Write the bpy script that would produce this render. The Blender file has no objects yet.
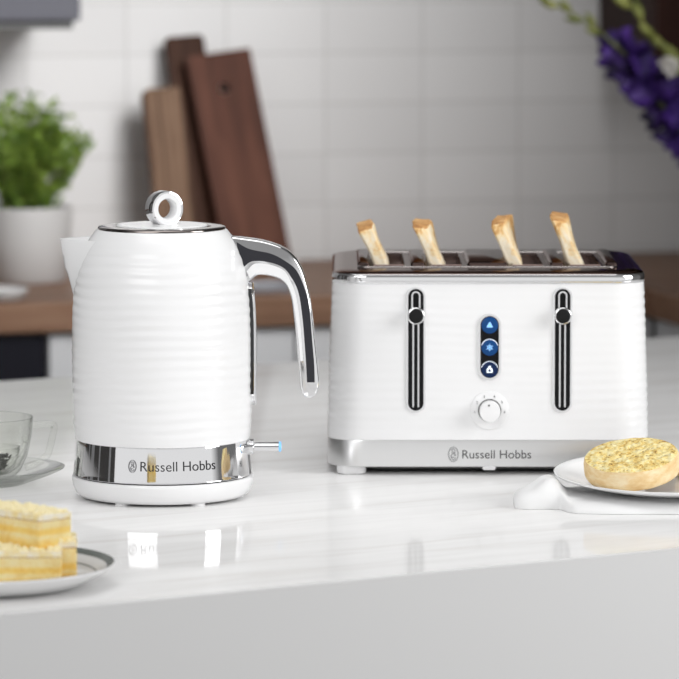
import bpy, bmesh, math, random
from mathutils import Vector, Matrix, noise
PI = math.pi
R = math.radians
rnd = random.Random(7)
scn = bpy.context.scene
COL = scn.collection

# ------------------------------------------------------------------ helpers
def link(o, parent=None):
    COL.objects.link(o)
    if parent: o.parent = parent
    return o

def obj(name, bm, m, parent=None, smooth=True, angle=None, loc=None, rot=None, bevel=None):
    """link a bmesh as ONE mesh object"""
    bmesh.ops.recalc_face_normals(bm, faces=bm.faces)
    me = bpy.data.meshes.new(name)
    if smooth:
        for f in bm.faces: f.smooth = True
        if angle is not None:
            for e in bm.edges:
                if len(e.link_faces) == 2 and e.calc_face_angle(0) > R(angle): e.smooth = False
    bm.to_mesh(me); bm.free()
    for mm in (m if isinstance(m, (list, tuple)) else [m]): me.materials.append(mm)
    o = bpy.data.objects.new(name, me)
    if loc: o.location = loc
    if rot: o.rotation_euler = rot
    link(o, parent)
    if bevel:
        b = o.modifiers.new('bevel', 'BEVEL'); b.width = bevel; b.segments = 3; b.limit_method = 'ANGLE'; b.angle_limit = R(40)
    return o

def thing(name, label, cat, loc=(0, 0, 0), rot=(0, 0, 0), group=None):
    o = bpy.data.objects.new(name, None); o.empty_display_size = .05
    link(o); o.location = loc; o.rotation_euler = rot
    return tag(o, label, cat, group)

def tag(o, label, cat, group=None):
    o['label'] = label; o['category'] = cat
    if group: o['group'] = group
    return o

def struct(o):
    o['kind'] = 'structure'; return o

def box(bm, x0, x1, y0, y1, z0, z1, mi=0):
    v = [bm.verts.new(p) for p in ((x0,y0,z0),(x1,y0,z0),(x1,y1,z0),(x0,y1,z0),(x0,y0,z1),(x1,y0,z1),(x1,y1,z1),(x0,y1,z1))]
    for q in ((0,1,2,3),(4,5,6,7),(0,1,5,4),(1,2,6,5),(2,3,7,6),(3,0,4,7)):
        f = bm.faces.new([v[i] for i in q]); f.material_index = mi
    return v

def loft(bm, rings, cap0=True, cap1=True, closed=True):
    vs = [[bm.verts.new(p) for p in r] for r in rings]
    n = len(rings[0])
    for a, b in zip(vs, vs[1:]):
        for i in range(n if closed else n - 1):
            j = (i + 1) % n
            bm.faces.new((a[i], a[j], b[j], b[i]))
    if cap0: bm.faces.new(vs[0])
    if cap1: bm.faces.new(vs[-1])
    return vs

def lathe(bm, prof, n=96, fn=None, cap0=False, cap1=False):
    rings = []
    for r, z in prof:
        ring = []
        for i in range(n):
            a = 2 * PI * i / n
            rr = r + (fn(a, z) if fn else 0)
            ring.append((rr * math.cos(a), rr * math.sin(a), z))
        rings.append(ring)
    return loft(bm, rings, cap0, cap1)

def tube(bm, pts, rad, n=10, cap=True):
    pts = [Vector(p) for p in pts]
    rads = rad if isinstance(rad, (list, tuple)) else [rad] * len(pts)
    rings = []; up = Vector((0.13, 0.21, 1)).normalized(); pu = None
    for i, p in enumerate(pts):
        t = (pts[min(i+1, len(pts)-1)] - pts[max(i-1, 0)]).normalized()
        if pu is None:
            pu = t.orthogonal().normalized()
        pu = (pu - t * pu.dot(t)).normalized()
        w = t.cross(pu)
        rings.append([tuple(p + (pu * math.cos(2*PI*k/n) + w * math.sin(2*PI*k/n)) * rads[i]) for k in range(n)])
    loft(bm, rings, cap, cap)

def smooth_path(pts, n=8):
    """Catmull-Rom through 2-D or 3-D points"""
    P = [Vector(p) for p in pts]; out = []
    for i in range(len(P) - 1):
        a = P[i-1] if i else P[0] * 2 - P[1]; b = P[i]; c = P[i+1]
        d = P[i+2] if i + 2 < len(P) else P[-1] * 2 - P[-2]
        for k in range(n):
            t = k / n
            out.append(0.5 * ((2*b) + (c-a)*t + (2*a-5*b+4*c-d)*t*t + (3*b-a-3*c+d)*t**3))
    out.append(P[-1]); return out

def rr_ring(w, d, r, z, nc=10, ns=24, fn=None):
    """rounded rectangle ring, counter-clockwise, with optional outward offset fn(perimeter, z)"""
    pts = []; r = min(r, w/2 - 1e-4, d/2 - 1e-4)
    cs = ((w/2-r, d/2-r, 0), (-w/2+r, d/2-r, PI/2), (-w/2+r, -d/2+r, PI), (w/2-r, -d/2+r, 1.5*PI))
    for q, (cx, cy, a0) in enumerate(cs):
        for i in range(nc + 1):
            a = a0 + PI/2 * i / nc
            pts.append((cx + r*math.cos(a), cy + r*math.sin(a), math.cos(a), math.sin(a)))
        nx = cs[(q+1) % 4]; a1 = a0 + PI/2
        s = (cx + r*math.cos(a1), cy + r*math.sin(a1)); e = (nx[0] + r*math.cos(a1), nx[1] + r*math.sin(a1))
        for i in range(1, ns):
            t = i / ns
            pts.append((s[0] + (e[0]-s[0])*t, s[1] + (e[1]-s[1])*t, math.cos(a1), math.sin(a1)))
    out = []; N = len(pts)
    for i, (x, y, nx, ny) in enumerate(pts):
        o = fn(x, y, z) if fn else 0
        out.append((x + nx*o, y + ny*o, z))
    return out

def capsule(w, h, n=14, cx=0, cz=0):
    r = w / 2; p = []
    for i in range(n + 1): a = PI * i / n; p.append((cx + r*math.cos(a), cz + h/2 - r + r*math.sin(a)))
    for i in range(n + 1): a = PI + PI * i / n; p.append((cx + r*math.cos(a), cz - h/2 + r + r*math.sin(a)))
    return p

def circle(r, n=32, cx=0, cz=0, sx=1, sz=1):
    return [(cx + r*sx*math.cos(2*PI*i/n), cz + r*sz*math.sin(2*PI*i/n)) for i in range(n)]

def plate2d(bm, poly, o0, o1, fm, dome=0):
    """solid plate of a 2-D outline between offsets o0 and o1, mapped to 3-D by fm(x, z, offset)"""
    a = [bm.verts.new(fm(x, z, o0)) for x, z in poly]; b = [bm.verts.new(fm(x, z, o1)) for x, z in poly]
    n = len(poly)
    for i in range(n):
        j = (i+1) % n; bm.faces.new((a[i], a[j], b[j], b[i]))
    bm.faces.new(b); bm.faces.new(a)

def frame2d(bm, outer, inner, o0, o1, fm):
    rings = [[fm(x, z, o) for x, z in p] for p, o in ((outer, o0), (outer, o1), (inner, o1), (inner, o0))]
    vs = loft(bm, rings + [rings[0]], False, False)
    bmesh.ops.remove_doubles(bm, verts=bm.verts, dist=1e-7)

def ribbon2d(bm, pts, w, o, fm, closed=False):
    pts = [Vector(p) for p in pts]; n = len(pts); L = []; Rr = []
    for i, p in enumerate(pts):
        a = pts[(i-1) % n] if closed or i else p; b = pts[(i+1) % n] if closed or i < n-1 else p
        t = (b - a).normalized(); nn = Vector((-t.y, t.x)) * w / 2
        L.append(bm.verts.new(fm(*(p + nn), o))); Rr.append(bm.verts.new(fm(*(p - nn), o)))
    for i in range(n if closed else n - 1):
        j = (i+1) % n; bm.faces.new((L[i], L[j], Rr[j], Rr[i]))

def text_bm(body, size, fm, o0, o1, cx=0, cz=0, width=None, thin=0.0):
    """lettering as thin solid letters, centred on (cx, cz) and mapped by fm"""
    cu = bpy.data.curves.new('lettering_curve', 'FONT'); cu.body = body; cu.size = size
    cu.offset = thin; cu.resolution_u = 6; cu.align_x = 'LEFT'
    t = bpy.data.objects.new('lettering_source', cu); COL.objects.link(t)
    dg = bpy.context.evaluated_depsgraph_get(); dg.update()
    me = bpy.data.meshes.new_from_object(t.evaluated_get(dg))
    bpy.data.objects.remove(t); bpy.data.curves.remove(cu)
    xs = [v.co.x for v in me.vertices]; ys = [v.co.y for v in me.vertices]
    x0, x1 = min(xs), max(xs); k = (width / (x1 - x0)) if width else 1
    cap = max(ys); base = 0
    bm = bmesh.new(); bm.from_mesh(me); bpy.data.meshes.remove(me)
    ret = bmesh.ops.extrude_face_region(bm, geom=bm.faces[:])
    top = {g for g in ret['geom'] if isinstance(g, bmesh.types.BMVert)}
    for v in bm.verts:
        x = (v.co.x - (x0+x1)/2) * k + cx; z = (v.co.y - cap/2) * k + cz
        v.co = fm(x, z, o1 if v in top else o0)
    return bm

def emblem_bm(w, h, fm, o, cx=0, cz=0, lw=.0006):
    bm = bmesh.new()
    E = lambda s, n=40, a0=0, a1=2*PI: [(cx + w/2*s*math.cos(a0+(a1-a0)*i/n), cz + h/2*s*math.sin(a0+(a1-a0)*i/n)) for i in range(n)]
    ribbon2d(bm, E(1), lw, o, fm, True); ribbon2d(bm, E(.86), lw*.7, o, fm, True)
    S = lambda pts: [(cx + x*w/2, cz + z*h/2) for x, z in smooth_path([Vector((a, b)) for a, b in pts], 6) ]
    ribbon2d(bm, S([(-.45,.5),(-.1,.68),(.3,.55),(.25,.2),(-.2,.02),(-.45,-.2),(-.2,-.42),(.2,-.35)]), lw*1.5, o, fm)
    ribbon2d(bm, S([(.5,.05),(.2,.0),(.05,.3),(-.15,.42),(-.3,.25),(-.1,.12)]), lw*1.2, o, fm)
    ribbon2d(bm, S([(-.5,-.35),(-.2,-.62),(.15,-.7),(.45,-.45)]), lw*1.3, o, fm)
    ribbon2d(bm, S([(.1,-.1),(.4,-.2),(.45,-.05),(.2,.1)]), lw*1.2, o, fm)
    return bm

# ------------------------------------------------------------------ materials
def mat(name, color, rough=.5, metal=0., coat=0., spec=.5, emit=None, estr=0, trans=0., ior=1.5, sheen=0, sub=0, subr=.01):
    m = bpy.data.materials.new(name); m.use_nodes = True
    b = m.node_tree.nodes['Principled BSDF']
    b.inputs['Base Color'].default_value = (*color, 1); b.inputs['Roughness'].default_value = rough
    b.inputs['Metallic'].default_value = metal; b.inputs['Coat Weight'].default_value = coat
    b.inputs['Coat Roughness'].default_value = .05
    b.inputs['Specular IOR Level'].default_value = spec; b.inputs['IOR'].default_value = ior
    b.inputs['Transmission Weight'].default_value = trans; b.inputs['Sheen Weight'].default_value = sheen
    if sub:
        b.inputs['Subsurface Weight'].default_value = sub; b.inputs['Subsurface Radius'].default_value = (1, .6, .3)
        b.inputs['Subsurface Scale'].default_value = subr
    if emit: b.inputs['Emission Color'].default_value = (*emit, 1); b.inputs['Emission Strength'].default_value = estr
    return m

class NT:
    def __init__(s, m): s.m = m; s.t = m.node_tree; s.b = s.t.nodes['Principled BSDF']
    def n(s, typ, **kw):
        nd = s.t.nodes.new(typ)
        for k, v in kw.items():
            if k in nd.inputs: nd.inputs[k].default_value = v
            else: setattr(nd, k, v)
        return nd
    def l(s, a, b): s.t.links.new(a, b)
    def coord(s, scale=(1, 1, 1), rot=(0, 0, 0), loc=(0, 0, 0)):
        c = s.n('ShaderNodeTexCoord'); mp = s.n('ShaderNodeMapping'); s.l(c.outputs['Object'], mp.inputs[0])
        mp.inputs['Scale'].default_value = scale; mp.inputs['Rotation'].default_value = rot; mp.inputs['Location'].default_value = loc
        return mp.outputs[0]
    def noise(s, vec, scale=5, detail=4, rough=.55, dist=0):
        n = s.n('ShaderNodeTexNoise', Scale=scale, Detail=detail, Roughness=rough, Distortion=dist); s.l(vec, n.inputs['Vector']); return n.outputs['Fac']
    def ramp(s, fac, stops):
        r = s.n('ShaderNodeValToRGB'); el = r.color_ramp.elements
        while len(el) < len(stops): el.new(.5)
        for e, (p, c) in zip(el, stops): e.position = p; e.color = (*c, 1)
        s.l(fac, r.inputs[0]); return r.outputs[0]
    def base(s, out): s.l(out, s.b.inputs['Base Color'])
    def bump(s, h, strength=.3, dist=.002):
        b = s.n('ShaderNodeBump', Strength=strength, Distance=dist); s.l(h, b.inputs['Height']); s.l(b.outputs[0], s.b.inputs['Normal'])

def wood(name, stops, scale=(3, 40, 40), rough=.5, nscale=1.5, loc=(0, 0, 0), spec=.06):
    m = mat(name, (.3, .2, .1), rough, spec=spec); t = NT(m); v = t.coord(scale, loc=loc)
    f = t.noise(v, nscale, 5, .6, .6); t.base(t.ramp(f, stops)); t.bump(f, .15, .001); return m

M = {}
M['white_plastic'] = mat('white_gloss_plastic', (.86, .86, .865), .16, spec=.4)
M['white_ceramic'] = mat('white_glazed_ceramic', (.84, .84, .84), .12)
M['chrome'] = mat('polished_chrome', (.82, .82, .83), .05, 1)
M['dark_chrome'] = mat('brown_tinted_chrome', (.17, .125, .115), .10, 1)  # chrome tinted brown, standing in for the dark surroundings it would mirror
M['dark_chrome'].node_tree.nodes['Principled BSDF'].inputs['Specular Tint'].default_value = (.42, .36, .34, 1)
M['lid_chrome'] = mat('dark_lid_chrome', (.24, .215, .205), .10, 1)
M['rail_chrome'] = mat('dull_rail_chrome', (.38, .35, .34), .22, 1)
M['brushed'] = mat('brushed_steel', (.80, .80, .80), .30, 1)
t = NT(M['brushed']); v = t.coord((4, 4, 900)); t.bump(t.noise(v, 1, 2), .04, .0004)
M['black'] = mat('black_gloss_plastic', (.005, .005, .006), .3, spec=.15)
M['dark_grip'] = mat('charcoal_soft_plastic', (.022, .022, .028), .45, spec=.3)
M['black_matte'] = mat('black_matte_plastic', (.008, .008, .008), .55, spec=.2)
M['grey_shadow'] = mat('dark_grey_plastic', (.08, .08, .08), .5)
M['lettering'] = mat('dark_grey_print', (.012, .012, .014), .6)
M['lettering_grey'] = mat('mid_grey_print', (.22, .22, .23), .5)
M['blue'] = mat('lit_blue_button', (.004, .045, .16), .35, spec=.2, emit=(.003, .06, .22), estr=.22)
M['blue_dark'] = mat('dark_blue_button', (.003, .012, .045), .35, spec=.2, emit=(.002, .012, .06), estr=.5)
M['icon'] = mat('lit_icon', (.3, .6, 1), .4, emit=(.22, .55, 1.0), estr=.35)
M['icon_white'] = mat('pale_icon', (.8, .85, .9), .4, emit=(.75, .85, 1.0), estr=.6)
M['blue_tip'] = mat('lit_blue_tip', (.2, .5, .85), .3, emit=(.15, .45, .9), estr=.45)
M['glass'] = mat('clear_glass', (.97, .98, .97), .0, trans=1.0, ior=1.45)
def thin_glass():
    m = bpy.data.materials.new('thin_clear_glass'); m.use_nodes = True; t = m.node_tree; t.nodes.clear()
    out = t.nodes.new('ShaderNodeOutputMaterial'); mix = t.nodes.new('ShaderNodeMixShader'); tr = t.nodes.new('ShaderNodeBsdfTransparent'); gl = t.nodes.new('ShaderNodeBsdfGlossy'); lw = t.nodes.new('ShaderNodeLayerWeight')
    lw.inputs['Blend'].default_value = .22; gl.inputs['Roughness'].default_value = .02; gl.inputs['Color'].default_value = (.95, .97, .95, 1)
    r = t.nodes.new('ShaderNodeValToRGB'); r.color_ramp.elements[0].color = (.985, .987, .98, 1); r.color_ramp.elements[1].color = (.34, .35, .34, 1); r.color_ramp.elements[0].position = .32
    fr = t.nodes.new('ShaderNodeValToRGB'); fr.color_ramp.elements[0].color = (.03, .03, .03, 1); fr.color_ramp.elements[1].color = (.65, .65, .65, 1); fr.color_ramp.elements[0].position = .15; t.links.new(lw.outputs['Facing'], fr.inputs[0])
    t.links.new(lw.outputs['Facing'], r.inputs[0]); t.links.new(r.outputs[0], tr.inputs['Color']); t.links.new(fr.outputs[0], mix.inputs[0])
    t.links.new(tr.outputs[0], mix.inputs[1]); t.links.new(gl.outputs[0], mix.inputs[2]); t.links.new(mix.outputs[0], out.inputs[0]); return m
M['glass'] = thin_glass()
M['window_glass'] = mat('smoked_gauge_glass', (.02, .02, .022), .06)
M['tea'] = mat('dried_tea_leaves', (.015, .014, .012), .8)
M['steel'] = mat('polished_steel', (.75, .75, .74), .15, 1)

def marble():
    m = mat('white_marble', (.84, .83, .82), .5, spec=0); t = NT(m)
    v = t.coord((1.2, 9, 1), (0, 0, R(-14)))
    f = t.noise(v, 3.0, 7, .6, .5)
    t.base(t.ramp(f, [(.30, (.76, .745, .73)), (.46, (.83, .825, .82)), (.62, (.87, .865, .86))]))
    # polished stone: an even share of mirror reflection over the matt stone
    out = t.t.nodes['Material Output']; gl = t.n('ShaderNodeBsdfGlossy', Roughness=.05); gl.inputs['Color'].default_value = (1, 1, 1, 1)
    mx = t.n('ShaderNodeMixShader'); mx.inputs[0].default_value = .17
    t.l(t.b.outputs[0], mx.inputs[1]); t.l(gl.outputs[0], mx.inputs[2]); t.l(mx.outputs[0], out.inputs[0])
    return m
M['marble'] = marble()

def tiles():
    m = mat('white_wall_tiles', (.6, .6, .6), .22, spec=.35); t = NT(m)
    c = t.n('ShaderNodeTexCoord'); sp = t.n('ShaderNodeSeparateXYZ'); cb = t.n('ShaderNodeCombineXYZ')
    t.l(c.outputs['Object'], sp.inputs[0]); t.l(sp.outputs['X'], cb.inputs[0]); t.l(sp.outputs['Z'], cb.inputs[1])
    mp = t.n('ShaderNodeMapping'); t.l(cb.outputs[0], mp.inputs[0]); mp.inputs['Location'].default_value = (.023, .0465, 0)
    b = t.n('ShaderNodeTexBrick', Scale=1.0); b.offset = 0; b.squash = 1
    for k, val in (('Brick Width', .160), ('Row Height', .0795), ('Mortar Size', .0022), ('Mortar Smooth', .6), ('Bias', 0.)): b.inputs[k].default_value = val
    b.inputs['Color1'].default_value = (.69, .685, .685, 1); b.inputs['Color2'].default_value = (.65, .645, .645, 1); b.inputs['Mortar'].default_value = (.55, .545, .54, 1)
    t.l(mp.outputs[0], b.inputs['Vector']); t.base(b.outputs['Color'])
    inv = t.n('ShaderNodeMath', operation='SUBTRACT'); inv.inputs[0].default_value = 1; t.l(b.outputs['Fac'], inv.inputs[1])
    nz = t.noise(mp.outputs[0], 9, 2); ad = t.n('ShaderNodeMath', operation='MULTIPLY_ADD'); t.l(nz, ad.inputs[0]); ad.inputs[1].default_value = .9; t.l(inv.outputs[0], ad.inputs[2])
    t.bump(ad.outputs[0], .35, .003)
    return m
M['tiles'] = tiles()
M['worktop_wood'] = wood('oak_worktop', [(.3, (.17, .095, .06)), (.5, (.25, .145, .095)), (.7, (.31, .19, .13))], (2, 45, 45), .42)
M['board_walnut'] = wood('walnut_board', [(.3, (.038, .0145, .009)), (.5, (.080, .029, .018)), (.72, (.135, .055, .034))], (26, 26, 2.2), .45, 1.6)
M['board_dark'] = wood('dark_walnut_board', [(.3, (.022, .010, .006)), (.5, (.046, .020, .012)), (.7, (.07, .032, .02))], (30, 30, 2), .5, 1.6)
M['board_streak'] = wood('streaked_acacia_board', [(.32, (.035, .018, .011)), (.46, (.085, .045, .027)), (.56, (.21, .13, .085)), (.70, (.06, .033, .02))], (44, 44, 1.3), .5, 1.5)
M['cab_white'] = mat('white_lacquer', (.66, .665, .68), .35)
M['cab_dark'] = mat('charcoal_lacquer', (.075, .075, .095), .4)
M['cab_walnut'] = wood('walnut_cabinet', [(.3, (.018, .010, .009)), (.6, (.045, .02, .016))], (20, 20, 2), .45)
M['oven_black'] = mat('black_oven_enamel', (.012, .012, .015), .3)
M['oven_glass'] = mat('black_oven_glass', (.014, .014, .02), .12)
M['floor'] = wood('floor_boards', [(.3, (.23, .20, .18)), (.7, (.32, .285, .255))], (1.5, 9, 1), .4)
M['paint'] = mat('dark_wall_paint', (.13, .125, .12), .8)
M['pot'] = mat('matte_white_pot', (.50, .495, .49), .6)
M['soil'] = mat('potting_soil', (.03, .02, .014), .95)
M['linen'] = mat('white_cotton', (.80, .80, .80), .85, sheen=.2)
t = NT(M['linen']); v = t.coord((1, 1, 1)); t.bump(t.noise(v, 900, 2), .12, .0006)

def leafmat(name, a, b):
    m = mat(name, a, .55); t = NT(m); t.base(t.ramp(t.noise(t.coord(), 38, 3), [(.35, a), (.65, b)])); return m
M['leaf'] = leafmat('green_leaves', (.07, .15, .015), (.26, .36, .06))
M['leaf_dark'] = leafmat('dark_green_stems', (.05, .10, .02), (.09, .15, .03))
M['bud'] = leafmat('green_buds', (.10, .12, .022), (.25, .26, .06))
M['petal'] = leafmat('violet_petals', (.026, .008, .105), (.085, .03, .25))
M['petal_dark'] = leafmat('dark_violet_petals', (.010, .004, .032), (.035, .012, .10))
M['petal_white'] = mat('white_petals', (.75, .72, .68), .6)

def sponge():
    m = mat('yellow_sponge', (.8, .58, .2), .85, sub=.15, subr=.004); t = NT(m); v = t.coord()
    f = t.noise(v, 260, 4, .7); g = t.noise(v, 55, 3)
    mx = t.n('ShaderNodeMath', operation='MULTIPLY_ADD'); t.l(f, mx.inputs[0]); mx.inputs[1].default_value = .5
    h = t.n('ShaderNodeMath', operation='MULTIPLY'); t.l(g, h.inputs[0]); h.inputs[1].default_value = .5; t.l(h.outputs[0], mx.inputs[2])
    col = t.ramp(mx.outputs[0], [(.34, (.84, .60, .22)), (.5, (.93, .76, .38)), (.66, (.95, .85, .54))])
    c = t.n('ShaderNodeTexCoord'); sp = t.n('ShaderNodeSeparateXYZ'); t.l(c.outputs['Object'], sp.inputs[0])
    mr = t.n('ShaderNodeMapRange'); t.l(sp.outputs['Z'], mr.inputs[0]); mr.inputs[2].default_value = .030
    lay = t.ramp(mr.outputs[0], [(.0, (1, .78, .30)), (.20, (1, .90, .62)), (.34, (1, 1, 1)), (.44, (1, .84, .42)), (.53, (1, .86, .48)), (.60, (1, 1, 1))])
    mu = t.n('ShaderNodeMix', data_type='RGBA', blend_type='MULTIPLY'); mu.inputs['Factor'].default_value = 1; t.l(col, mu.inputs[6]); t.l(lay, mu.inputs[7]); t.base(mu.outputs[2])
    t.bump(f, .7, .0015); return m
M['sponge'] = sponge()
M['jam'] = mat('caramel_layer', (.52, .30, .13), .5)
def icing():
    m = mat('pale_icing', (.90, .83, .66), .5); t = NT(m); f = t.noise(t.coord(), 90, 3)
    t.base(t.ramp(f, [(.40, (.90, .74, .36)), (.55, (.92, .85, .68)), (.7, (.94, .90, .80))])); t.bump(f, .4, .001); return m
M['icing'] = icing()
M['crumb'] = mat('yellow_sugar_crumbs', (.93, .83, .52), .6)

def toastmat():
    m = mat('golden_toast', (.8, .55, .3), .8); t = NT(m); v = t.coord((1, .5, .8), loc=(.3, .2, .1))
    f = t.noise(v, 75, 5, .65, .5)
    sp = t.n('ShaderNodeSeparateXYZ'); c = t.n('ShaderNodeTexCoord'); t.l(c.outputs['Object'], sp.inputs[0])
    hgt = t.n('ShaderNodeMapRange'); t.l(sp.outputs['Z'], hgt.inputs[0])
    for k, val in ((1, .075), (2, .118), (3, .10), (4, -.13)): hgt.inputs[k].default_value = val
    ad = t.n('ShaderNodeMath', operation='ADD'); t.l(f, ad.inputs[0]); t.l(hgt.outputs[0], ad.inputs[1])
    t.base(t.ramp(ad.outputs[0], [(.28, (.50, .23, .07)), (.39, (.78, .47, .18)), (.49, (.90, .70, .40)), (.60, (.92, .82, .64))]))
    t.bump(t.noise(t.coord(), 300, 4, .7), .5, .001); return m
M['toast'] = toastmat()
M['toast_crust'] = mat('toast_crust', (.60, .31, .11), .8)
t = NT(M['toast_crust']); f = t.noise(t.coord(), 60, 4, .6); t.base(t.ramp(f, [(.32, (.30, .12, .035)), (.5, (.62, .32, .11)), (.68, (.80, .52, .24))])); t.bump(t.noise(t.coord(), 260, 3), .5, .001)

def crumpet_top():
    m = mat('toasted_crumpet_top', (.8, .55, .2), .75); t = NT(m); v = t.coord()
    f = t.noise(v, 120, 5, .75, .2)
    vo = t.n('ShaderNodeTexVoronoi', Scale=210.); t.l(v, vo.inputs['Vector'])
    col = t.ramp(f, [(.33, (.20, .08, .015)), (.40, (.72, .47, .12)), (.50, (.90, .73, .30)), (.66, (.94, .86, .54))])
    hole = t.ramp(vo.outputs['Distance'], [(.10, (.28, .12, .03)), (.26, (1, 1, 1))])
    mx = t.n('ShaderNodeMix', data_type='RGBA', blend_type='MULTIPLY'); mx.inputs['Factor'].default_value = .75
    t.l(col, mx.inputs[6]); t.l(hole, mx.inputs[7]); t.base(mx.outputs[2])
    t.bump(vo.outputs['Distance'], .8, .003); return m
M['crumpet_top'] = crumpet_top()
M['crumpet_side'] = mat('pale_crumpet_side', (.78, .57, .32), .8)
t = NT(M['crumpet_side']); f = t.noise(t.coord((1, 1, 2.2)), 45, 5, .65); t.base(t.ramp(f, [(.3, (.72, .47, .20)), (.5, (.84, .63, .34)), (.68, (.91, .77, .52))])); t.bump(t.noise(t.coord(), 320, 3), .3, .0008)

# ------------------------------------------------------------------ the room
TOP = .90                                   # height of the worktops
PH = R(15)                                  # the back kitchen run is turned by this
BU = Vector((math.cos(PH), math.sin(PH), 0)); BN = Vector((-math.sin(PH), math.cos(PH), 0)); BO = Vector((0, 6.126, 0))
def B(s, t, z=0): return tuple(BO + BU * s + BN * t + Vector((0, 0, z)))

bm = bmesh.new(); box(bm, -4, 4, 2.2, 9.0, -.05, 0); struct(obj('floor', bm, M['floor'], smooth=False))
bm = bmesh.new(); box(bm, -3.2, 1.18, 0, .1, 0, 2.7); struct(obj('wall_back', bm, M['tiles'], smooth=False, loc=B(0, .60), rot=(0, 0, PH)))
bm = bmesh.new(); box(bm, 0, .1, -1.6, .7, 0, 2.7); struct(obj('wall_right', bm, M['paint'], smooth=False, loc=B(1.08, 0), rot=(0, 0, PH)))

bm = bmesh.new(); box(bm, -.1, 0, 2.6, 5.6, 0, 2.6); struct(obj('wall_left', bm, M['paint'], smooth=False, loc=(-2.9, 0, 0)))  # unseen wall, put in to darken the left of the kettle band's reflection
for k, (y0, y1) in enumerate(((3.0, 3.15), (3.9, 4.0), (4.45, 4.75), (4.95, 5.05))):
    bm = bmesh.new(); box(bm, 0, .02, y0, y1, 0, 2.1); struct(obj('trim_%d' % (k+1), bm, M['cab_white'], smooth=False, loc=(-2.899, 0, 0)))  # unseen pale strips added to stripe that reflection

# back worktop, L shaped
bm = bmesh.new()
pl = [(-3.0, 0), (.466, 0), (.466, -.43), (1.075, -.43), (1.075, .595), (-3.0, .595)]
a = [bm.verts.new((x, y, .857)) for x, y in pl]; b_ = [bm.verts.new((x, y, TOP)) for x, y in pl]
bm.faces.new(a); bm.faces.new(b_)
for i in range(6): bm.faces.new((a[i], a[(i+1) % 6], b_[(i+1) % 6], b_[i]))
o = obj('worktop', bm, M['worktop_wood'], smooth=False, loc=B(0, 0), rot=(0, 0, PH), bevel=.004)
tag(o, 'brown wooden worktop running along the tiled wall behind the appliances', 'worktop')

# base units under the back worktop
def base_unit(s0, s1, label):
    t_ = thing('base_cabinet', label, 'cabinet', B((s0+s1)/2, .02), (0, 0, PH), 'white base cabinets under the wooden worktop')
    w = s1 - s0 - .002
    bm = bmesh.new(); box(bm, -w/2, w/2, .02, .56, .08, .856); obj('carcass', bm, M['cab_white'], t_, smooth=False)
    bm = bmesh.new(); box(bm, -w/2+.001, w/2-.001, 0, .019, .085, .852); d = obj('door', bm, M['cab_white'], t_, smooth=False, bevel=.002)
    bm = bmesh.new(); box(bm, -w/2+.01, w/2-.01, .05, .07, 0, .08); obj('plinth', bm, M['cab_white'], t_, smooth=False)
base_unit(-.424, -.06, 'white base cabinet door seen between oven and kettle')
base_unit(-.06, .484, 'white base cabinet door seen between kettle handle and toaster')
def base_unit_right():
    t_ = thing('base_cabinet', 'grey-white base cabinet under the worktop corner right of the toaster', 'cabinet', B(.486, 0), (0, 0, PH), 'white base cabinets under the wooden worktop')
    bm = bmesh.new(); box(bm, .02, .56, -.42, .014, .08, .856); obj('carcass', bm, M['cab_white'], t_, smooth=False)
    for y0, y1 in ((-.42, -.215), (-.213, .017)):
        bm = bmesh.new(); box(bm, 0, .019, y0, y1, .085, .852); obj('door', bm, M['cab_white'], t_, smooth=False, bevel=.002)
base_unit_right()
t_ = thing('oven', 'black built-in oven under the wooden worktop beside the white cabinet', 'oven', B(-.726, .02), (0, 0, PH))
bm = bmesh.new(); box(bm, -.30, .30, .02, .56, .09, .856); obj('housing', bm, M['oven_black'], t_, smooth=False)
bm = bmesh.new(); box(bm, -.298, .298, 0, .019, .755, .85); obj('control_panel', bm, M['oven_glass'], t_, smooth=False)
bm = bmesh.new(); box(bm, -.298, .298, 0, .019, .12, .735); dr = obj('door', bm, M['oven_glass'], t_, smooth=False)
bm = bmesh.new(); tube(bm, [(-.24, -.03, .70), (.24, -.03, .70)], .008)
for x in (-.2, .2): tube(bm, [(x, -.03, .70), (x, .002, .70)], .005)
obj('handle', bm, M['oven_black'], dr)
bm = bmesh.new(); box(bm, -.298, .298, .06, .08, 0, .09); obj('plinth', bm, M['black_matte'], t_, smooth=False)

# dark hood on the left, walnut wall cabinet on the right
t_ = thing('cooker_hood', 'charcoal grey hood cut off by the top left corner above the plant', 'hood', B(-.62, .28, 1.277), (0, 0, PH))
bm = bmesh.new(); box(bm, -.40, .300, 0, .318, .012, .30); obj('housing', bm, M['cab_dark'], t_, smooth=False, bevel=.003)
bm = bmesh.new(); box(bm, -.39, .290, .01, .31, 0, .012); obj('underside_panel', bm, M['grey_shadow'], t_, smooth=False)
t_ = thing('wall_cabinet', 'dark walnut wall cabinet in the top right corner behind the flowers', 'cabinet', B(.836, .32, 1.222), (0, 0, PH))  # cabinet carried lower; its dark face also stands in for shadow there
bm = bmesh.new(); box(bm, -.245, .27, .02, .278, 0, .7); obj('carcass', bm, M['cab_walnut'], t_, smooth=False)
bm = bmesh.new(); box(bm, -.244, .268, 0, .019, .002, .698); obj('door', bm, M['cab_walnut'], t_, smooth=False, bevel=.002)

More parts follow.
